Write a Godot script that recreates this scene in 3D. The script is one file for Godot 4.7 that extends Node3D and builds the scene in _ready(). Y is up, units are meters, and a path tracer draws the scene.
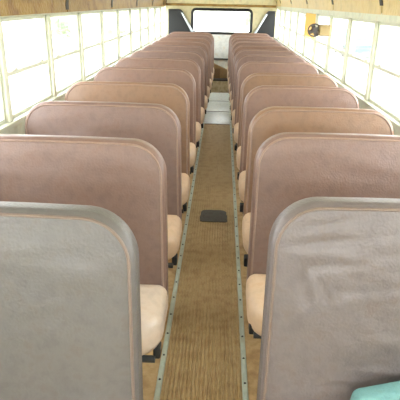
extends Node3D
# Interior of an old school bus, seen from the front towards the rear exit window.

const XL := -1.03        # inner face of the left wall
const XR := 0.93         # inner face of the right wall
const XC := -0.05
const ZR := -9.5         # rear wall
const ZF := 1.5          # front wall, behind the camera
const SILL := 0.93
const HEAD := 1.41
const RAIL := 1.15
const BAY := 0.705
const ORDINALS := ["first", "second", "third", "fourth", "fifth", "sixth", "seventh", "eighth", "ninth", "tenth", "eleventh", "twelfth", "thirteenth", "fourteenth", "fifteenth", "sixteenth", "seventeenth", "eighteenth"]

var M := {}
var used := {}
var wrinkle := FastNoiseLite.new()


func _ready() -> void:
	wrinkle.frequency = 1.0
	wrinkle.fractal_octaves = 3
	# ---------------------------------------------------------------- camera
	var cam := Camera3D.new()
	cam.name = "camera"
	add_child(cam)
	cam.position = Vector3(0, 1.5, 0)
	cam.rotation_order = EULER_ORDER_YXZ
	cam.rotation_degrees = Vector3(-21.37, 2.1, 1.2)
	cam.fov = 43.06
	cam.near = 0.05
	cam.far = 300.0
	cam.current = true
	# ---------------------------------------------------------------- sky: bright even overcast
	var env := Environment.new()
	env.tonemap_mode = Environment.TONE_MAPPER_LINEAR
	env.tonemap_exposure = 1.0
	env.background_mode = Environment.BG_SKY
	var sm := ProceduralSkyMaterial.new()
	sm.sky_top_color = Color(0.93, 0.96, 1.0)
	sm.sky_horizon_color = Color(1.0, 1.0, 0.98)
	sm.ground_horizon_color = Color(0.9, 0.9, 0.86)
	sm.ground_bottom_color = Color(0.8, 0.8, 0.75)
	sm.sky_energy_multiplier = 3.4
	sm.ground_energy_multiplier = 1.8
	var sky := Sky.new()
	sky.sky_material = sm
	env.sky = sky
	env.sdfgi_enabled = true
	env.ssao_enabled = true
	env.ssil_enabled = true
	var we := WorldEnvironment.new()
	we.name = "environment"
	we.environment = env
	add_child(we)

	make_materials()
	build_outside()
	build_shell()
	build_rear()
	build_floor()
	build_seats()
	build_details()


# ==================================================================== helpers
func numbered(called: String) -> String:
	var n: int = used.get(called, 0)
	used[called] = n + 1
	return called if n == 0 else "%s_%03d" % [called, n]


func tag(o: Node, label: String, category := "", group := "", kind := "") -> Node:
	if label != "":
		o.set_meta("label", label)
	if category != "":
		o.set_meta("category", category)
	if group != "":
		o.set_meta("group", group)
	if kind != "":
		o.set_meta("kind", kind)
	return o


func thing(called: String, at := Vector3.ZERO) -> Node3D:
	var o := Node3D.new()
	o.name = numbered(called)
	add_child(o)
	o.position = at
	return o


func new_st() -> SurfaceTool:
	var st := SurfaceTool.new()
	st.begin(Mesh.PRIMITIVE_TRIANGLES)
	return st


func finish(st: SurfaceTool) -> ArrayMesh:
	st.generate_normals()
	return st.commit()


func put(mesh: Mesh, called: String, mat: Material, parent: Node = null, at := Vector3.ZERO) -> MeshInstance3D:
	var o := MeshInstance3D.new()
	o.mesh = mesh
	o.material_override = mat
	if parent == null:
		o.name = numbered(called)
		add_child(o)
	else:
		o.name = called
		parent.add_child(o, true)
	o.position = at
	return o


# one triangle turned so that it faces along "out"
func tri(st: SurfaceTool, a: Vector3, b: Vector3, c: Vector3, out: Vector3) -> void:
	st.add_vertex(a)
	if (a - c).cross(a - b).dot(out) >= 0.0:
		st.add_vertex(b)
		st.add_vertex(c)
	else:
		st.add_vertex(c)
		st.add_vertex(b)


func quad(st: SurfaceTool, a: Vector3, b: Vector3, c: Vector3, d: Vector3, out: Vector3) -> void:
	tri(st, a, b, c, out)
	tri(st, a, c, d, out)


# box between two corners with chamfered edges
func add_box(st: SurfaceTool, lo: Vector3, hi: Vector3, bev := 0.0) -> void:
	st.set_smooth_group(-1)
	var c := (lo + hi) * 0.5
	var h := (hi - lo) * 0.5
	var b: float = min(bev, min(h.x, min(h.y, h.z)) * 0.8)
	var ax := [Vector3.RIGHT, Vector3.UP, Vector3.BACK]
	for i in 3:
		var u: Vector3 = ax[(i + 1) % 3]
		var v: Vector3 = ax[(i + 2) % 3]
		var n: Vector3 = ax[i]
		var hu: float = h[(i + 1) % 3] - b
		var hv: float = h[(i + 2) % 3] - b
		for s in [-1.0, 1.0]:
			var f: Vector3 = c + n * s * h[i]
			quad(st, f + u * hu + v * hv, f - u * hu + v * hv, f - u * hu - v * hv, f + u * hu - v * hv, n * s)
	if b <= 0.0:
		return
	for i in 3:
		var u: Vector3 = ax[(i + 1) % 3]
		var v: Vector3 = ax[(i + 2) % 3]
		var n: Vector3 = ax[i]
		var hn: float = h[i] - b
		for su in [-1.0, 1.0]:
			for sv in [-1.0, 1.0]:
				var p: Vector3 = c + u * su * h[(i + 1) % 3] + v * sv * (h[(i + 2) % 3] - b)
				var q: Vector3 = c + u * su * (h[(i + 1) % 3] - b) + v * sv * h[(i + 2) % 3]
				quad(st, p + n * hn, q + n * hn, q - n * hn, p - n * hn, u * su + v * sv)
	for sx in [-1.0, 1.0]:
		for sy in [-1.0, 1.0]:
			for sz in [-1.0, 1.0]:
				var s := Vector3(sx, sy, sz)
				tri(st, c + s * Vector3(h.x, h.y - b, h.z - b), c + s * Vector3(h.x - b, h.y, h.z - b), c + s * Vector3(h.x - b, h.y - b, h.z), s)


func box_mesh(lo: Vector3, hi: Vector3, bev := 0.0) -> ArrayMesh:
	var st := new_st()
	add_box(st, lo, hi, bev)
	return finish(st)


# round bar along a path
func add_tube(st: SurfaceTool, path: Array, r: float, sides := 8, closed := false) -> void:
	st.set_smooth_group(0)
	var n := path.size()
	var rings := []
	for i in n:
		var a: Vector3 = path[(i - 1 + n) % n] if (i > 0 or closed) else path[0]
		var b: Vector3 = path[(i + 1) % n] if (i < n - 1 or closed) else path[n - 1]
		var t := (b - a).normalized()
		var up := Vector3.BACK if closed else (Vector3.UP if absf(t.y) < 0.9 else Vector3.RIGHT)
		var u := t.cross(up).normalized()
		var v := u.cross(t).normalized()
		var ring := []
		for k in sides:
			var ph := TAU * k / sides
			ring.append(path[i] + (u * cos(ph) + v * sin(ph)) * r)
		rings.append(ring)
	var last := n if closed else n - 1
	for i in last:
		var j := (i + 1) % n
		var best := 0
		if closed and j == 0:      # line up the two ends
			var dm := 1e9
			for k in sides:
				var dd: float = rings[j][k].distance_to(rings[i][0])
				if dd < dm:
					dm = dd
					best = k
		for k in sides:
			var k2 := (k + 1) % sides
			var a: Vector3 = rings[i][k]
			var b: Vector3 = rings[i][k2]
			var c: Vector3 = rings[j][(k2 + best) % sides]
			var d: Vector3 = rings[j][(k + best) % sides]
			quad(st, a, b, c, d, (a + b) * 0.5 - path[i])
	if not closed:
		st.set_smooth_group(1)
		for e in [0, n - 1]:
			var o: Vector3 = path[e] - path[1 if e == 0 else n - 2]
			for k in sides:
				tri(st, path[e], rings[e][k], rings[e][(k + 1) % sides], o)


func tube_mesh(path: Array, r: float, sides := 8, closed := false) -> ArrayMesh:
	var st := new_st()
	add_tube(st, path, r, sides, closed)
	return finish(st)


# rounded trapezoid outline; radii: bottom, top
func outline(wb: float, wt: float, y0: float, y1: float, rb: float, rt: float, per := 8, edge := 10, sag := 0.0) -> PackedVector2Array:
	var corners := [Vector2(wb / 2, y0), Vector2(wt / 2, y1), Vector2(-wt / 2, y1), Vector2(-wb / 2, y0)]
	var radii := [rb, rt, rt, rb]
	var pts := PackedVector2Array()
	for i in 4:
		var p: Vector2 = corners[i]
		var a: Vector2 = corners[(i + 3) % 4]
		var b: Vector2 = corners[(i + 1) % 4]
		var da := (a - p).normalized()
		var db := (b - p).normalized()
		var half := acos(clampf(da.dot(db), -1, 1)) / 2
		var r: float = radii[i]
		var centre: Vector2 = p + (da + db).normalized() * r / sin(half)
		var s: Vector2 = p + da * r / tan(half)
		var e: Vector2 = p + db * r / tan(half)
		var t0 := (s - centre).angle()
		var dt := angle_difference(t0, (e - centre).angle())
		for k in per + 1:
			pts.append(centre + Vector2.from_angle(t0 + dt * k / per) * r)
		# points along the straight edge to the next corner
		var pn: Vector2 = b
		var c: Vector2 = corners[(i + 2) % 4]
		var h2 := acos(clampf((p - pn).normalized().dot((c - pn).normalized()), -1, 1)) / 2
		var rn: float = radii[(i + 1) % 4]
		var s2: Vector2 = pn + (p - pn).normalized() * rn / tan(h2)
		for k in range(1, edge):
			pts.append(e.lerp(s2, float(k) / edge))
	if sag != 0.0:
		for i in pts.size():
			var q := pts[i]
			var k := clampf((q.y - y0) / (y1 - y0), 0, 1)
			q.y += sag * k * k * (1.0 - pow(2.0 * q.x / wb, 2.0))
			pts[i] = q
	return pts


# upholstered slab: outline in x/y, thickness in z, rounded rim, puffed faces, optional extra relief
func slab(pts: PackedVector2Array, th: float, rim: float, puff: float, rings: int, relief := -1, w := 0.0) -> ArrayMesh:
	var st := new_st()
	st.set_smooth_group(0)
	var n := pts.size()
	var mid := Vector2.ZERO
	for p in pts:
		mid += p / n
	var nor := PackedVector2Array()
	for i in n:
		var t := pts[(i + 1) % n] - pts[(i - 1 + n) % n]
		var v := Vector2(t.y, -t.x).normalized()
		if v.dot(pts[i] - mid) < 0:
			v = -v
		nor.append(v)
	var loops := []
	for side in [1.0, -1.0]:
		var ring_list := []
		for k in 6:
			var ph := PI / 2 * k / 5.0
			var ins := rim * (1.0 - cos(ph))
			var z := th / 2 - rim + rim * sin(ph)
			var loop := []
			for i in n:
				var q := pts[i] - nor[i] * ins
				loop.append(Vector3(q.x, q.y, z * side))
			ring_list.append(loop)
		var base: Array = ring_list[5]
		var count := rings if side > 0 else 3
		for k in range(1, count):
			var f := 1.0 - float(k) / count
			var loop := []
			for i in n:
				var q := mid + (Vector2(base[i].x, base[i].y) - mid) * f
				var z := th / 2 + puff * (1.0 - pow(f, 4.0))
				if side > 0 and relief >= 0:
					z += relief_at(relief, w, q, f)
				loop.append(Vector3(q.x, q.y, z * side))
			ring_list.append(loop)
		loops.append(ring_list)
		var zc := th / 2 + puff
		if side > 0 and relief >= 0:
			zc += relief_at(relief, w, mid, 0.0)
		var tip := Vector3(mid.x, mid.y, zc * side)
		var inner: Array = ring_list[ring_list.size() - 1]
		for i in n:
			tri(st, inner[i], inner[(i + 1) % n], tip, Vector3(0, 0, side))
		for k in ring_list.size() - 1:
			var a: Array = ring_list[k]
			var b: Array = ring_list[k + 1]
			for i in n:
				var j := (i + 1) % n
				var out := Vector3(nor[i].x, nor[i].y, 0) * (1.0 if k < 5 else 0.0) + Vector3(0, 0, side) * (0.3 + k)
				quad(st, a[i], a[j], b[j], b[i], out)
	var fr: Array = loops[0][0]
	var bk: Array = loops[1][0]
	for i in n:
		var j := (i + 1) % n
		quad(st, fr[i], fr[j], bk[j], bk[i], Vector3(nor[i].x, nor[i].y, 0))
	return finish(st)


# ==================================================================== materials
func ramp_tex(freq: float, cols: Array, offs: Array, seed_: int, size := 512, oct := 4) -> NoiseTexture2D:
	var t := NoiseTexture2D.new()
	t.width = size
	t.height = size
	t.seamless = true
	var f := FastNoiseLite.new()
	f.noise_type = FastNoiseLite.TYPE_SIMPLEX_SMOOTH
	f.seed = seed_
	f.frequency = freq
	f.fractal_octaves = oct
	t.noise = f
	var g := Gradient.new()
	g.colors = PackedColorArray(cols)
	g.offsets = PackedFloat32Array(offs)
	t.color_ramp = g
	return t


func bump_tex(freq: float, strength: float, seed_: int, oct := 3) -> NoiseTexture2D:
	var t := NoiseTexture2D.new()
	t.width = 512
	t.height = 512
	t.seamless = true
	t.as_normal_map = true
	t.bump_strength = strength
	var f := FastNoiseLite.new()
	f.noise_type = FastNoiseLite.TYPE_SIMPLEX_SMOOTH
	f.seed = seed_
	f.frequency = freq
	f.fractal_octaves = oct
	t.noise = f
	return t


func plain(col: Color, rough := 0.6, metal := 0.0) -> StandardMaterial3D:
	var m := StandardMaterial3D.new()
	m.albedo_color = col
	m.roughness = rough
	m.metallic = metal
	return m


func worn(col: Color, tex: Texture2D, bump: Texture2D, scale_: float, rough := 0.6, bump_amount := 0.5) -> StandardMaterial3D:
	var m := plain(col, rough)
	m.albedo_texture = tex
	if bump:
		m.normal_enabled = true
		m.normal_texture = bump
		m.normal_scale = bump_amount
	m.uv1_triplanar = true
	m.uv1_world_triplanar = true
	m.uv1_scale = Vector3.ONE * scale_
	return m


func make_materials() -> void:
	var mottle := ramp_tex(0.02, [Color(0.93, 0.93, 0.93), Color(0.98, 0.98, 0.98), Color(1, 1, 1), Color(0.97, 0.94, 0.91)], [0.15, 0.42, 0.6, 0.9], 5)
	var grain := bump_tex(0.11, 5.0, 9)
	var stains := ramp_tex(0.02, [Color(0.85, 0.81, 0.75), Color(0.94, 0.92, 0.88), Color(1, 1, 1), Color(0.92, 0.89, 0.82)], [0.12, 0.4, 0.62, 0.92], 21, 512, 5)
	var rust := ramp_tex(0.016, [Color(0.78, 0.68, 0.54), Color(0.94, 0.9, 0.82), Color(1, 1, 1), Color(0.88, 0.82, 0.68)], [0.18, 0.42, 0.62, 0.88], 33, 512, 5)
	# seat vinyl tones, varied from seat to seat
	M.mauve = worn(Color(0.475, 0.38, 0.335), mottle, grain, 1.6, 0.42, 0.16)
	M.rose = worn(Color(0.495, 0.385, 0.325), mottle, grain, 1.6, 0.42, 0.16)
	M.tan = worn(Color(0.52, 0.4, 0.3), mottle, grain, 1.6, 0.42, 0.16)
	M.grey = worn(Color(0.395, 0.362, 0.352), mottle, grain, 1.6, 0.42, 0.16)
	M.slate = worn(Color(0.365, 0.35, 0.338), mottle, grain, 1.6, 0.42, 0.16)
	M.cushion = worn(Color(0.81, 0.7, 0.58), mottle, grain, 1.6, 0.36, 0.15)  # tan vinyl, lightened further for the light on its upward face
	M.cushion_sheen = worn(Color(0.8, 0.73, 0.66), mottle, grain, 1.6, 0.3, 0.15)  # same tan vinyl with a whitish sheen painted into the colour
	M.welt = worn(Color(0.57, 0.47, 0.41), mottle, grain, 3.0, 0.5, 0.3)
	M.welt_brown = worn(Color(0.45, 0.385, 0.34), mottle, grain, 3.0, 0.5, 0.3)
	M.cloth = worn(Color(0.41, 0.58, 0.57), mottle, grain, 3.0, 0.8, 0.5)
	M.steel = plain(Color(0.24, 0.25, 0.25), 0.45, 0.3)
	M.bracket = plain(Color(0.14, 0.15, 0.15), 0.5)
	# shell
	M.paint = worn(Color(0.84, 0.85, 0.77), mottle, null, 0.9, 0.45)
	M.alu = plain(Color(0.82, 0.83, 0.76), 0.45, 0.25)
	M.ochre = worn(Color(0.62, 0.5, 0.25), rust, grain, 0.6, 0.5, 0.2)  # left roof panels, with shade painted into the brown; also the rear trim
	M.ochre_lit = worn(Color(0.86, 0.77, 0.54), mottle, grain, 0.5, 0.5, 0.2)  # same panels on the right, with brighter light painted into the colour
	M.roof = worn(Color(0.94, 0.93, 0.88), mottle, null, 0.6, 0.5)
	M.strap = plain(Color(0.22, 0.18, 0.13), 0.6)
	M.rearpaint = worn(Color(0.86, 0.83, 0.68), mottle, null, 0.9, 0.5)
	M.white = worn(Color(0.93, 0.95, 0.93), mottle, null, 0.9, 0.35)
	M.gasket = plain(Color(0.09, 0.1, 0.1), 0.6)
	M.charcoal = plain(Color(0.13, 0.135, 0.135), 0.75)
	M.silver = plain(Color(0.8, 0.84, 0.86), 0.35, 0.2)
	M.glass = plain(Color(0.95, 0.98, 0.96, 0.12), 0.05)
	M.glass.transparency = BaseMaterial3D.TRANSPARENCY_ALPHA
	M.yellow = plain(Color(0.97, 0.8, 0.2), 0.5)
	M.yellow.backlight_enabled = true
	M.yellow.backlight = Color(0.55, 0.42, 0.08)
	# floor
	M.runner = worn(Color(0.74, 0.635, 0.46), stains, grain, 1.1, 0.55, 0.35)
	M.floor = worn(Color(0.8, 0.68, 0.5), stains, grain, 0.9, 0.55, 0.3)
	M.strip = worn(Color(0.76, 0.8, 0.75), mottle, null, 1.0, 0.4)
	M.screw = plain(Color(0.25, 0.26, 0.25), 0.5, 0.3)
	M.patch = worn(Color(0.34, 0.33, 0.31), stains, grain, 2.0, 0.7, 0.5)
	M.plate = worn(Color(0.93, 0.96, 0.95), mottle, grain, 1.3, 0.25, 0.15)
	M.nosing = plain(Color(0.16, 0.14, 0.11), 0.6)
	M.step = worn(Color(0.86, 0.8, 0.66), stains, null, 1.0, 0.5)
	M.card = worn(Color(0.6, 0.49, 0.33), mottle, null, 2.0, 0.8)
	M.card_dark = worn(Color(0.5, 0.39, 0.26), mottle, null, 2.0, 0.8)
	M.fan_dark = plain(Color(0.26, 0.23, 0.21), 0.5)
	M.box_tan = plain(Color(0.56, 0.48, 0.31), 0.6)
	# outside
	M.ground = worn(Color(0.83, 0.83, 0.78), stains, null, 0.2, 0.95)
	M.leaf = plain(Color(0.4, 0.5, 0.32), 0.9)
	M.bark = plain(Color(0.6, 0.54, 0.46), 0.9)
	M.car = plain(Color(0.2, 0.46, 0.52), 0.35)
	M.car_glass = plain(Color(0.25, 0.32, 0.35), 0.1)
	M.tyre = plain(Color(0.1, 0.1, 0.1), 0.9)


# ==================================================================== outside
func build_outside() -> void:
	var st := new_st()
	add_box(st, Vector3(-90, -1.3, -110), Vector3(90, -1.05, 60))
	tag(put(finish(st), "ground", M.ground), "pale sunlit lot outside the bus windows", "", "", "structure")
	make_shrub(Vector3(-10.6, -1.05, -35), 1.5, 1, "pale green shrub outside, nearest seen through the left windows")
	make_shrub(Vector3(-6.6, -1.05, -33), 1.1, 2, "low green shrub further along outside the left windows")
	make_shrub(Vector3(2.6, -1.05, -58), 1.6, 3, "pale green shrub seen low in the rear window")
	make_car()


func make_shrub(at: Vector3, h: float, sd: int, label: String) -> void:
	var t := thing("shrub", at)
	tag(t, label, "shrub", "shrubs outside the bus")
	var g := RandomNumberGenerator.new()
	g.seed = 500 + sd
	put(tube_mesh([Vector3(0, 0, 0), Vector3(0.03, h * 0.3, 0), Vector3(0, h * 0.6, 0.03)], 0.03, 6), "stem", M.bark, t)
	var st := new_st()
	st.set_smooth_group(-1)
	for k in 1500:
		var d := Vector3(g.randfn(), g.randfn(), g.randfn()).normalized() * pow(g.randf(), 0.4)
		var c := Vector3(d.x * h * 0.7, h * 0.52 + d.y * h * 0.48, d.z * h * 0.6)
		var u := Vector3(g.randfn(), g.randfn(), g.randfn()).normalized() * h * 0.05
		var v := u.cross(Vector3(g.randfn(), g.randfn(), g.randfn())).normalized() * h * 0.03
		quad(st, c - u, c + v, c + u, c - v, d)
	tag(put(finish(st), "foliage", M.leaf, t), "", "", "", "stuff")


# small car standing nose-on in the lot
func make_car() -> void:
	var c := thing("parked_car", Vector3(7.1, -1.05, -29))
	tag(c, "pale teal car parked outside, seen through the right window", "car")
	var body := new_st()
	body.set_smooth_group(-1)
	var side := [Vector2(2.0, 0.3), Vector2(2.05, 0.65), Vector2(1.1, 0.85), Vector2(0.5, 1.35), Vector2(-1.4, 1.38), Vector2(-2.0, 0.9), Vector2(-2.0, 0.3)]
	var mid := Vector2(0, 0.7)
	for i in side.size():
		var p: Vector2 = side[i]
		var q: Vector2 = side[(i + 1) % side.size()]
		var wp := 0.82 if p.y < 1.0 else 0.66
		var wq := 0.82 if q.y < 1.0 else 0.66
		var n := (p + q) / 2 - mid
		quad(body, Vector3(-wp, p.y, p.x), Vector3(wp, p.y, p.x), Vector3(wq, q.y, q.x), Vector3(-wq, q.y, q.x), Vector3(0, n.y, n.x))
		for s in [-1.0, 1.0]:
			tri(body, Vector3(s * wp, p.y, p.x), Vector3(s * wq, q.y, q.x), Vector3(s * 0.8, mid.y, mid.x), Vector3(s, 0, 0))
	put(finish(body), "body", M.car, c)
	var ws := new_st()
	ws.set_smooth_group(-1)
	quad(ws, Vector3(-0.72, 0.9, 1.07), Vector3(0.72, 0.9, 1.07), Vector3(0.6, 1.3, 0.6), Vector3(-0.6, 1.3, 0.6), Vector3(0, 1, 1))
	put(finish(ws), "windscreen", M.car_glass, c)
	for x in [-0.58, 0.58]:
		put(box_mesh(Vector3(x - 0.14, 0.52, 2.0), Vector3(x + 0.14, 0.64, 2.06), 0.02), "headlight", M.silver, c)
	var wheel := CylinderMesh.new()
	wheel.top_radius = 0.31
	wheel.bottom_radius = 0.31
	wheel.height = 0.2
	for x in [-0.74, 0.74]:
		for z in [-1.25, 1.25]:
			put(wheel, "wheel", M.tyre, c, Vector3(x, 0.31, z)).rotation.z = PI / 2


# ==================================================================== shell
func roof_point(a: float, off := 0.0) -> Vector3:
	# a runs from 0 at the left wall head to PI at the right wall head
	var hw := (XR - XL) / 2
	return Vector3(XC - cos(a) * (hw + off), HEAD + 0.04 + sin(a) * (0.5 + off), 0)


func roof_patch(a0: float, a1: float, z0: float, z1: float, o0: float, o1: float, steps: int) -> ArrayMesh:
	var st := new_st()
	st.set_smooth_group(0)
	var dz := Vector3(0, 0, 1)
	for i in steps:
		var b := a0 + (a1 - a0) * i / steps
		var c := a0 + (a1 - a0) * (i + 1) / steps
		var p := roof_point(b, o0)
		var q := roof_point(c, o0)
		var mid := Vector3(XC, HEAD, 0) - p
		quad(st, p + dz * z0, q + dz * z0, q + dz * z1, p + dz * z1, mid)
		p = roof_point(b, o1)
		q = roof_point(c, o1)
		quad(st, p + dz * z0, q + dz * z0, q + dz * z1, p + dz * z1, -mid)
	st.set_smooth_group(-1)
	for i in steps:
		var b := a0 + (a1 - a0) * i / steps
		var c := a0 + (a1 - a0) * (i + 1) / steps
		for z in [z0, z1]:
			quad(st, roof_point(b, o0) + dz * z, roof_point(c, o0) + dz * z, roof_point(c, o1) + dz * z, roof_point(b, o1) + dz * z, dz * (1.0 if z == maxf(z0, z1) else -1.0))
	for e in [a0, a1]:
		var t := roof_point(e, o0) - roof_point((a0 + a1) / 2, o0)
		quad(st, roof_point(e, o0) + dz * z0, roof_point(e, o0) + dz * z1, roof_point(e, o1) + dz * z1, roof_point(e, o1) + dz * z0, t)
	return finish(st)


func build_shell() -> void:
	var win := 0
	for side in [-1, 1]:
		var x: float = XL if side < 0 else XR
		var o := float(side)                       # outward
		var wall := Node3D.new()
		wall.name = "wall_left" if side < 0 else "wall_right"
		add_child(wall)
		tag(wall, "cream painted side wall under the left row of windows" if side < 0 else "cream painted side wall under the right row of windows", "", "", "structure")
		var lo_x := minf(x, x + o * 0.05)
		var hi_x := maxf(x, x + o * 0.05)
		put(box_mesh(Vector3(lo_x, 0, ZR), Vector3(hi_x, SILL - 0.02, ZF)), "lower_panel", M.paint, wall)
		put(box_mesh(Vector3(minf(x - o * 0.025, x + o * 0.06), SILL - 0.02, ZR), Vector3(maxf(x - o * 0.025, x + o * 0.06), SILL + 0.005, ZF), 0.004), "sill", M.alu, wall)
		var top := HEAD + 0.05
		var lip := 0.012 if side > 0 else -0.004
		put(box_mesh(Vector3(minf(x - o * lip, x + o * 0.05), HEAD, ZR), Vector3(maxf(x - o * lip, x + o * 0.05), top, ZF), 0.004), "head_rail", M.paint, wall)
		var first := -3.12 if side < 0 else -4.0
		var posts := []
		var k := -8
		while true:
			var z := first - k * BAY
			k += 1
			if z > ZF - 0.1:
				continue
			if z < ZR + 0.2:
				break
			posts.append(z)
		var pm := box_mesh(Vector3(minf(x - o * 0.01, x + o * 0.05), SILL, -0.024), Vector3(maxf(x - o * 0.01, x + o * 0.05), HEAD, 0.024), 0.005)
		for z in posts:
			put(pm, "window_post", M.paint, wall, Vector3(0, 0, z))
		var edges := [ZF] + posts + [ZR]
		for i in edges.size() - 1:
			var z1: float = edges[i] - 0.024
			var z0: float = edges[i + 1] + 0.024
			if i == edges.size() - 2:
				z0 = edges[i + 1] + 0.0
			if z1 - z0 < 0.15:
				continue
			win += 1
			make_window(win, x, o, z0, z1, side, edges.size() - 2 - i)
	# roof
	var roof := Node3D.new()
	roof.name = "ceiling"
	add_child(roof)
	tag(roof, "curved cream bus ceiling with ochre side panels", "", "", "structure")
	put(roof_patch(0.0, PI, ZR - 0.05, ZF + 0.05, 0.0, 0.05, 40), "roof_skin", M.roof, roof)
	var seg := 1.41
	for side in [0, 1]:
		var zj := 0.76 if side == 0 else 1.05
		var z := zj
		while z > ZR:
			var z2 := maxf(z - seg, ZR)
			var a0 := -0.062 if side == 0 else PI
			var a1 := 0.62 if side == 0 else PI - 0.62
			put(roof_patch(a0, a1, z2 + 0.014, z - 0.014, -0.014, 0.0, 8), "side_panel", M.ochre if side == 0 else M.ochre_lit, roof)
			put(roof_patch(a0 + (0.03 if side == 0 else -0.1), a1, z2 - 0.03, z2 + 0.03, -0.018, 0.002, 8), "panel_joint", M.strap, roof)
			z -= seg
	# front wall with its windscreen, behind the camera
	var front := Node3D.new()
	front.name = "wall_front"
	add_child(front)
	tag(front, "front wall of the bus with the windscreen opening", "", "", "structure")
	var fz := Vector3(0, 0, ZF)
	put(box_mesh(Vector3(XL, 0, 0), Vector3(XR, 0.95, 0.05)), "lower_panel", M.paint, front, fz)
	put(box_mesh(Vector3(XL, 1.72, 0), Vector3(XR, 2.0, 0.05)), "upper_panel", M.roof, front, fz)
	for x in [XL, XC - 0.03, XR - 0.06]:
		put(box_mesh(Vector3(x, 0.95, 0), Vector3(x + 0.06, 1.72, 0.05)), "windscreen_post", M.paint, front, fz)
	for x in [XL + 0.06, XC + 0.03]:
		put(box_mesh(Vector3(x, 0.95, 0.02), Vector3(x + 0.89, 1.72, 0.026)), "pane", M.glass, front, fz)


func make_window(n: int, x: float, o: float, z0: float, z1: float, side: int, from_rear: int) -> void:
	var w := Node3D.new()
	w.name = "window_%d" % n
	add_child(w)
	w.position = Vector3(x + o * 0.025, SILL, (z0 + z1) / 2)
	tag(w, "cream framed %s side window, %s counted from the rear wall" % ["left" if side < 0 else "right", ORDINALS[from_rear]], "", "", "structure")
	var hz := (z1 - z0) / 2
	var h := HEAD - SILL
	var t := 0.018
	var st := new_st()
	add_box(st, Vector3(-0.018, 0.005, -hz), Vector3(0.018, h, -hz + t), 0.003)
	add_box(st, Vector3(-0.018, 0.005, hz - t), Vector3(0.018, h, hz), 0.003)
	add_box(st, Vector3(-0.018, h - t, -hz + t), Vector3(0.018, h, hz - t), 0.003)
	add_box(st, Vector3(-0.018, 0.005, -hz + t), Vector3(0.018, 0.005 + t, hz - t), 0.003)
	put(finish(st), "frame", M.alu, w)
	put(box_mesh(Vector3(-0.016, RAIL - SILL - 0.011, -hz + t), Vector3(0.016, RAIL - SILL + 0.011, hz - t), 0.003), "middle_rail", M.alu, w)
	for e in [[0.005 + t, RAIL - SILL - 0.011], [RAIL - SILL + 0.011, h - t]]:
		put(box_mesh(Vector3(-0.002, e[0], -hz + t), Vector3(0.002, e[1], hz - t)), "pane", M.glass, w)
	for s in [-1.0, 1.0]:
		put(box_mesh(Vector3(-o * 0.016 - 0.008, RAIL - SILL + 0.011, s * hz * 0.6 - 0.02), Vector3(-o * 0.016 + 0.008, RAIL - SILL + 0.024, s * hz * 0.6 + 0.02), 0.003), "latch", M.alu, w)


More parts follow.
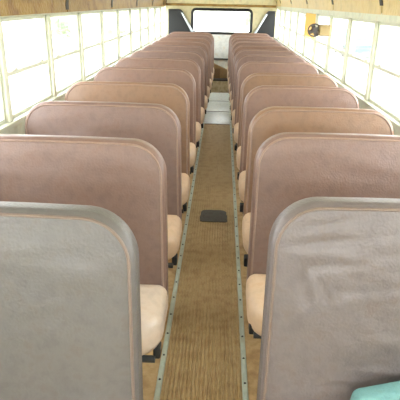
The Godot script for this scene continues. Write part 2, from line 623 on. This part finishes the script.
# ==================================================================== rear end
func build_rear() -> void:
	var wall := Node3D.new()
	wall.name = "wall_back"
	add_child(wall)
	wall.position = Vector3(0, 0, ZR)
	tag(wall, "cream rear wall of the bus around the wide window", "", "", "structure")
	var a := -0.55
	var b := 0.49
	var lo := 0.985
	var hi := 1.375
	put(box_mesh(Vector3(XL, 0, -0.05), Vector3(-0.2, lo, 0)), "lower_panel", M.rearpaint, wall)
	put(box_mesh(Vector3(0.14, 0, -0.05), Vector3(XR, lo, 0)), "lower_panel", M.rearpaint, wall)
	put(box_mesh(Vector3(XL, lo, -0.05), Vector3(a, hi, 0)), "side_panel", M.rearpaint, wall)
	put(box_mesh(Vector3(b, lo, -0.05), Vector3(XR, hi, 0)), "side_panel", M.rearpaint, wall)
	put(box_mesh(Vector3(XL, hi, -0.05), Vector3(XR, HEAD + 0.05, 0)), "top_panel", M.rearpaint, wall)
	# arched panel under the roof
	var st := new_st()
	st.set_smooth_group(-1)
	for i in 24:
		var p := roof_point(PI * i / 24)
		var q := roof_point(PI * (i + 1) / 24)
		for z in [0.0, -0.05]:
			var d := Vector3(0, 0, z)
			quad(st, p + d, q + d, Vector3(q.x, HEAD + 0.04, z), Vector3(p.x, HEAD + 0.04, z), Vector3(0, 0, 1.0 if z == 0.0 else -1.0))
	put(finish(st), "arch_panel", M.rearpaint, wall)
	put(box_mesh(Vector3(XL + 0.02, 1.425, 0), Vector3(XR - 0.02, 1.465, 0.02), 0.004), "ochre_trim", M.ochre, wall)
	# wide rear window
	var w := Node3D.new()
	w.name = "window_50"
	add_child(w)
	w.position = Vector3(0, 0, ZR)
	tag(w, "wide rear window in a black rubber gasket", "", "", "structure")
	var path := []
	for p in outline(b - a, b - a, lo, hi, 0.06, 0.06, 6, 6):
		path.append(Vector3(p.x + (a + b) / 2, p.y, 0.012))
	put(tube_mesh(path, 0.024, 8, true), "gasket", M.gasket, w)
	put(box_mesh(Vector3(a, lo, -0.03), Vector3(b, hi, -0.025)), "pane", M.glass, w)
	# white exit door panel under it
	var d := Node3D.new()
	d.name = "door_1"
	add_child(d)
	d.position = Vector3(0, 0, ZR)
	tag(d, "white rear exit door below the wide window", "", "", "structure")
	put(box_mesh(Vector3(-0.2, 0, -0.05), Vector3(0.14, lo, 0.012), 0.006), "door_panel", M.white, d)
	var bar := put(box_mesh(Vector3(-0.19, 0.525, 0.03), Vector3(0.13, 0.555, 0.055), 0.005), "push_bar", M.steel, d)
	for x in [-0.15, 0.09]:
		put(box_mesh(Vector3(x - 0.012, 0.53, 0.01), Vector3(x + 0.012, 0.55, 0.035)), "bar_bracket", M.steel, bar)
	# dark corner panels with a pale diagonal brace
	for s in [-1.0, 1.0]:
		var c := thing("corner_panel", Vector3(XL if s < 0 else XR, 1.0, ZR))
		tag(c, "dark trapezoid corner panel with silver diagonal brace, %s of the rear window" % ("left" if s < 0 else "right"), "panel", "rear corner panels")
		var pts := [Vector2(0.06, -0.06), Vector2(0.52, -0.06), Vector2(0.3, 0.34), Vector2(0.26, 0.37), Vector2(0.06, 0.37)]
		if s > 0:
			pts = [Vector2(0.03, -0.06), Vector2(0.4, -0.06), Vector2(0.18, 0.34), Vector2(0.15, 0.37), Vector2(0.03, 0.37)]
		var ps := new_st()
		ps.set_smooth_group(-1)
		var cen := Vector2(0.2, 0.1)
		for i in pts.size():
			var p: Vector2 = pts[i]
			var q: Vector2 = pts[(i + 1) % pts.size()]
			var p0 := Vector3(-s * p.x, p.y, 0.0)
			var q0 := Vector3(-s * q.x, q.y, 0.0)
			var dz := Vector3(0, 0, 0.06)
			var m := (p + q) / 2 - cen
			quad(ps, p0, q0, q0 + dz, p0 + dz, Vector3(-s * m.x, m.y, 0))
			tri(ps, p0 + dz, q0 + dz, Vector3(-s * cen.x, cen.y, 0.06), Vector3(0, 0, 1))
			tri(ps, p0, q0, Vector3(-s * cen.x, cen.y, 0), Vector3(0, 0, -1))
		put(finish(ps), "panel", M.charcoal, c)
		var t0: Vector2 = pts[2]
		var t1: Vector2 = pts[1]
		put(tube_mesh([Vector3(-s * t0.x, t0.y - 0.02, 0.05), Vector3(-s * t1.x, t1.y, 0.05)], 0.022, 6), "brace", M.silver, c)


# ==================================================================== floor
func build_floor() -> void:
	var fl := Node3D.new()
	fl.name = "floor"
	add_child(fl)
	tag(fl, "worn tan bus floor with ribbed aisle runner", "", "", "structure")
	put(box_mesh(Vector3(XL, -0.08, ZR), Vector3(XR, 0.0, ZF)), "floor_sheet", M.floor, fl)
	# ribbed rubber runner in the aisle
	var x0 := -0.205
	var x1 := 0.13
	var zr := -6.56
	var st := new_st()
	st.set_smooth_group(-1)
	var ribs := 19
	var pw := (x1 - x0) / ribs
	var prof := [Vector2(x0, 0.0)]
	for i in ribs:
		var x := x0 + pw * i
		prof.append_array([Vector2(x + pw * 0.06, 0.0005), Vector2(x + pw * 0.18, 0.008), Vector2(x + pw * 0.62, 0.008), Vector2(x + pw * 0.74, 0.0005)])
	prof.append(Vector2(x1, 0.0005))
	prof.append(Vector2(x1, 0.0))
	for i in prof.size() - 1:
		var p: Vector2 = prof[i]
		var q: Vector2 = prof[i + 1]
		var nn := Vector3(p.y - q.y, q.x - p.x + 0.0001, 0)
		quad(st, Vector3(p.x, p.y, ZF), Vector3(q.x, q.y, ZF), Vector3(q.x, q.y, zr), Vector3(p.x, p.y, zr), nn)
	put(finish(st), "ribbed_runner", M.runner, fl)
	# pale worn plates towards the rear, dark joints between them
	put(box_mesh(Vector3(x0, 0, -9.1), Vector3(x1, 0.003, zr)), "plate_bed", M.nosing, fl)
	var cuts := [6.57, 7.4, 8.25, 9.09]
	for i in cuts.size() - 1:
		put(box_mesh(Vector3(x0, 0.002, -cuts[i + 1] + 0.04), Vector3(x1, 0.008, -cuts[i] - 0.02), 0.003), "floor_plate", M.plate, fl)
	# edge strips with their screws
	var screw := CylinderMesh.new()
	screw.top_radius = 0.0045
	screw.bottom_radius = 0.0055
	screw.height = 0.003
	screw.radial_segments = 8
	screw.rings = 1
	for s in [0, 1]:
		var xc := -0.217 if s == 0 else 0.142
		var t := thing("floor_strip", Vector3(xc, 0, 0))
		tag(t, "grey green metal edge strip along the %s side of aisle runner" % ("left" if s == 0 else "right"), "strip", "aisle edge strips")
		put(box_mesh(Vector3(-0.012, 0, -9.08), Vector3(0.012, 0.011, ZF - 0.01), 0.004), "bar", M.strip, t)
		var z := -1.55
		while z > -9.0:
			put(screw, "screw", M.screw, t, Vector3(0, 0.0125, z))
			z -= 0.16
	# dark worn patch on the runner
	var pst := new_st()
	pst.set_smooth_group(-1)
	var rim := []
	var nz := FastNoiseLite.new()
	nz.seed = 4
	nz.frequency = 6.0
	for p in outline(0.205, 0.19, -0.11, 0.11, 0.03, 0.05, 5, 8):
		rim.append(p * (1.0 + 0.06 * nz.get_noise_2d(p.x * 3.0, p.y * 3.0)))
	for i in rim.size():
		var p: Vector2 = rim[i]
		var q: Vector2 = rim[(i + 1) % rim.size()]
		tri(pst, Vector3(p.x, 0.004, -p.y), Vector3(q.x, 0.004, -q.y), Vector3(0, 0.004, 0), Vector3.UP)
		quad(pst, Vector3(p.x, 0.004, -p.y), Vector3(q.x, 0.004, -q.y), Vector3(q.x, 0, -q.y), Vector3(p.x, 0, -p.y), Vector3(p.x, 0, -p.y))
	tag(put(finish(pst), "rubber_patch", M.patch, null, Vector3(-0.024, 0.008, -3.49)), "dark grey rubber patch lying on the aisle runner", "patch")
	# low step in front of the rear door
	var sp := thing("rear_step", Vector3(XC + 0.02, 0, -9.3))
	tag(sp, "low tan step with dark edge before the white rear door", "step")
	put(box_mesh(Vector3(-0.175, 0, -0.18), Vector3(0.165, 0.2, 0.18), 0.004), "riser", M.step, sp)
	put(box_mesh(Vector3(-0.175, 0.2, 0.0), Vector3(0.165, 0.225, 0.195), 0.005), "nosing", M.nosing, sp)


# ==================================================================== seats
# wrinkles of the stretched vinyl: 0..3 backrests, 10 and up cushions
func relief_at(variant: int, w: float, q: Vector2, f: float) -> float:
	wrinkle.seed = 40 + variant
	var fade := clampf((1.0 - f) * 6.0, 0.0, 1.0)
	if variant >= 10:
		return wrinkle.get_noise_2d(q.x * 9.0, q.y * 9.0) * 0.006 * fade
	var v := wrinkle.get_noise_2d(q.x * 3.0 + q.y, q.y * 9.0) * 0.006
	if variant == 3:          # creases that run in from the aisle-side corner
		for c in [[0.97, 0.55], [0.93, 0.4], [0.87, 0.3], [0.8, 0.22]]:
			var dx: float = q.x + w / 2
			var y: float = c[0] + dx * c[1] * 0.35 - 0.02
			v -= 0.011 * exp(-pow((q.y - y) / 0.009, 2.0)) * exp(-pow((dx - 0.11) / 0.09, 2.0))
	for y in [0.5, 0.535]:    # and along the foot
		v -= 0.004 * exp(-pow((q.y - y - 0.02 * sin(q.x * 7.0 + variant)) / 0.01, 2.0))
	return v * fade


func make_seat(w: float, variant: int, inner: float, taper: float) -> Node3D:
	# origin on the floor below the top front edge of the backrest; +z is the way the seat faces
	var s := Node3D.new()
	s.name = "bench_seat"
	var pts := outline(w, w - taper, 0.36, 1.03, 0.03, 0.125, 12, 12, 0.006)
	var back := MeshInstance3D.new()
	back.mesh = slab(pts, 0.085, 0.022, 0.012, 36 if variant == 3 else 18, variant, w)
	back.name = "backrest"
	s.add_child(back)
	var tilt := Transform3D(Basis(Vector3.RIGHT, -0.125), Vector3.ZERO)
	var pivot := Vector3(0, 1.03, 0.0425)
	back.transform = Transform3D(tilt.basis, Vector3(0, 1.03, 0) - tilt.basis * pivot)
	# sewn welt around the front face
	var path := []
	for p in outline(w - 0.03, w - 0.03 - taper, 0.375, 1.015, 0.02, 0.112, 12, 8, 0.006):
		path.append(Vector3(p.x, p.y, 0.0415))
	var welt := MeshInstance3D.new()
	welt.mesh = tube_mesh(path, 0.0045, 6, true)
	welt.name = "piping"
	back.add_child(welt)
	# cushion: plan outline, rounded rim
	var cp := outline(w + 0.01, w + 0.01, -0.09, 0.22, 0.12, 0.04, 10, 8)
	var cu := MeshInstance3D.new()
	cu.mesh = slab(cp, 0.14, 0.05, 0.018, 10, 10 + variant, w)
	cu.name = "cushion"
	s.add_child(cu)
	cu.transform = Transform3D(Basis(Vector3.RIGHT, -PI / 2 + 0.06), Vector3(0, 0.418, 0.27))
	# steel frame
	var ax := (w / 2 - 0.2) * inner               # towards the aisle
	for z in [0.1, 0.3]:
		var fr := MeshInstance3D.new()
		fr.mesh = tube_mesh([Vector3(-w / 2 + 0.02, 0.325, z), Vector3(w / 2 - 0.02, 0.325, z)], 0.013)
		fr.name = "frame_rail"
		s.add_child(fr, true)
		for x in [ax, -ax]:
			var lg := MeshInstance3D.new()
			lg.mesh = tube_mesh([Vector3(x, 0.325, z), Vector3(x, 0.012, z + (0.03 if z > 0.2 else -0.03))], 0.013)
			lg.name = "leg"
			s.add_child(lg, true)
			var ft := MeshInstance3D.new()
			ft.mesh = box_mesh(Vector3(-0.03, 0, -0.03), Vector3(0.03, 0.012, 0.03), 0.003)
			ft.name = "foot_plate"
			lg.add_child(ft, true)
			ft.position = Vector3(x, 0, z + (0.03 if z > 0.2 else -0.03))
	var br := MeshInstance3D.new()
	br.mesh = box_mesh(Vector3(-0.012, -0.025, -0.025), Vector3(0.012, 0.02, 0.025), 0.004)
	br.name = "cushion_bracket"
	s.add_child(br)
	br.position = Vector3((w / 2 - 0.015) * inner, 0.345, 0.27)
	return s


func dress(s: Node3D, vinyl: Material, seat: Material, welt: Material) -> void:
	for c in s.get_children():
		var nm := String(c.name)
		if nm == "backrest":
			c.material_override = vinyl
			c.get_child(0).material_override = welt
		elif nm == "cushion":
			c.material_override = seat
		elif nm == "cushion_bracket":
			c.material_override = M.bracket
		else:
			c.material_override = M.steel
			for g in c.get_children():
				g.material_override = M.steel


func build_seats() -> void:
	var order := ["nearest", "second", "third", "fourth", "fifth", "sixth", "seventh", "eighth", "ninth", "tenth", "eleventh", "twelfth", "thirteenth"]
	var protos := {}
	for v in 3:
		protos["l%d" % v] = make_seat(0.8, v, 1.0, 0.03)
		protos["r%d" % v] = make_seat(0.72, v, -1.0, 0.018)
	protos["r3"] = make_seat(0.72, 3, -1.0, 0.018)
	var left := [1.085, 1.75, 2.433, 3.105, 3.85, 4.57, 5.27, 5.97, 6.67, 7.37, 8.06, 8.75]
	var right := [1.20, 1.915, 2.448, 3.128, 3.725, 4.49, 5.1, 5.68, 6.25, 6.85, 7.45, 8.12, 8.8]
	var tone_l := ["slate", "mauve", "mauve", "tan", "rose", "rose", "mauve", "mauve", "rose", "rose", "mauve", "rose"]
	var tone_r := ["grey", "mauve", "tan", "rose", "tan", "rose", "mauve", "mauve", "rose", "mauve", "mauve", "rose", "rose"]
	var words := {"slate": "slate taupe", "mauve": "mauve brown", "tan": "tan brown", "rose": "rosy brown", "grey": "grey mauve"}
	for side in 2:
		var rows: Array = left if side == 0 else right
		for i in rows.size():
			var proto: Node3D
			if side == 1 and i == 0:
				proto = protos["r3"]
			else:
				proto = protos[("l%d" if side == 0 else "r%d") % ((i + side) % 3)]
			var s: Node3D = proto.duplicate()
			s.name = numbered("bench_seat")
			add_child(s)
			var tone: String = tone_l[i] if side == 0 else tone_r[i]
			var x := 0.0
			if side == 0:
				x = -0.58 + 0.05 * clampf((i - 4) / 6.0, 0.0, 1.0)
			else:
				x = 0.495 - 0.04 * clampf((i - 4) / 6.0, 0.0, 1.0)
			s.position = Vector3(x, 0, -rows[i])
			if side == 1 and i >= 2:          # these cushions are packed a little higher
				s.get_node("cushion").position.y += 0.022
			elif side == 1:
				s.get_node("cushion").position.y -= 0.028 if i == 1 else 0.04
			var cm: Material = M.cushion
			if side == 0 and i == 1:
				cm = M.cushion_sheen
			dress(s, M[tone], cm, M.welt_brown if i == 0 else M.welt)
			var place: String = order[i]
			if i == rows.size() - 1:
				place = "rearmost"
			tag(s, "%s vinyl bench seat, %s in the row %s of the aisle" % [words[tone], place, "left" if side == 0 else "right"], "seat", "bench seats left of the aisle" if side == 0 else "bench seats right of the aisle")
	for p in protos.values():
		p.free()


# ==================================================================== small things
func build_details() -> void:
	# folded teal cloth on the nearest right seat
	var c := thing("folded_cloth", Vector3(0.5, 0.483, -1.065))
	tag(c, "pale teal folded cloth on the nearest seat right of aisle", "cloth")
	var cl := outline(0.27, 0.25, 0.0, 0.07, 0.015, 0.02, 6, 6)
	for i in cl.size():
		if cl[i].y > 0.035:
			cl[i].y += (cl[i].x + 0.13) * 0.3
	put(slab(cl, 0.06, 0.02, 0.006, 6), "fold", M.cloth, c)
	# yellow panel in the upper sash
	var z0 := -6.09
	var z1 := -5.43
	tag(put(box_mesh(Vector3(XR - 0.006, RAIL + 0.02, z0), Vector3(XR + 0.002, HEAD - 0.005, z1), 0.001), "yellow_panel", M.yellow), "yellow panel over an upper window sash on the right wall", "panel")
	# little fan on the window post
	var f := thing("wall_fan", Vector3(XR - 0.01, 1.29, -4.66))
	tag(f, "small dark fan with tan housing fixed to right window post", "fan")
	put(box_mesh(Vector3(-0.1, -0.045, -0.04), Vector3(0.0, 0.045, 0.06), 0.008), "housing", M.box_tan, f)
	var ring := []
	for k in 20:
		ring.append(Vector3(-0.135 + cos(TAU * k / 20) * 0.055, sin(TAU * k / 20) * 0.05, 0.03))
	put(tube_mesh(ring, 0.006, 6, true), "guard_ring", M.fan_dark, f)
	var hub := CylinderMesh.new()
	hub.top_radius = 0.02
	hub.bottom_radius = 0.026
	hub.height = 0.06
	var h := put(hub, "motor", M.fan_dark, f, Vector3(-0.135, 0, 0.02))
	h.rotation.x = PI / 2
	for k in 4:
		var st := new_st()
		add_box(st, Vector3(0.015, -0.017, -0.002), Vector3(0.052, 0.017, 0.002))
		var bl := put(finish(st), "blade", M.fan_dark, f, Vector3(-0.135, 0, 0.03))
		bl.rotation = Vector3(0, 0, TAU * k / 4 + 0.4)
	put(tube_mesh([Vector3(-0.135, 0, 0.0), Vector3(-0.06, 0, 0.0)], 0.009), "arm", M.fan_dark, f)
	# slant-topped carton on the rear step
	var bx := thing("carton", Vector3(-0.03, 0.201, -9.385))
	tag(bx, "tan brown carton with slanted top before the white rear door", "carton")
	var cs := new_st()
	cs.set_smooth_group(-1)
	var pl := [Vector2(-0.14, 0), Vector2(0.13, 0), Vector2(0.13, 0.16), Vector2(-0.14, 0.28)]
	for i in 4:
		var p: Vector2 = pl[i]
		var q: Vector2 = pl[(i + 1) % 4]
		var m := (p + q) / 2 - Vector2(0, 0.1)
		quad(cs, Vector3(p.x, p.y, -0.07), Vector3(q.x, q.y, -0.07), Vector3(q.x, q.y, 0.07), Vector3(p.x, p.y, 0.07), Vector3(m.x, m.y, 0))
	for z in [-0.07, 0.07]:
		quad(cs, Vector3(pl[0].x, pl[0].y, z), Vector3(pl[1].x, pl[1].y, z), Vector3(pl[2].x, pl[2].y, z), Vector3(pl[3].x, pl[3].y, z), Vector3(0, 0, z))
	put(finish(cs), "body", M.card, bx)
	put(box_mesh(Vector3(-0.13, 0.01, 0.07), Vector3(0.0, 0.19, 0.075)), "flap", M.card_dark, bx)
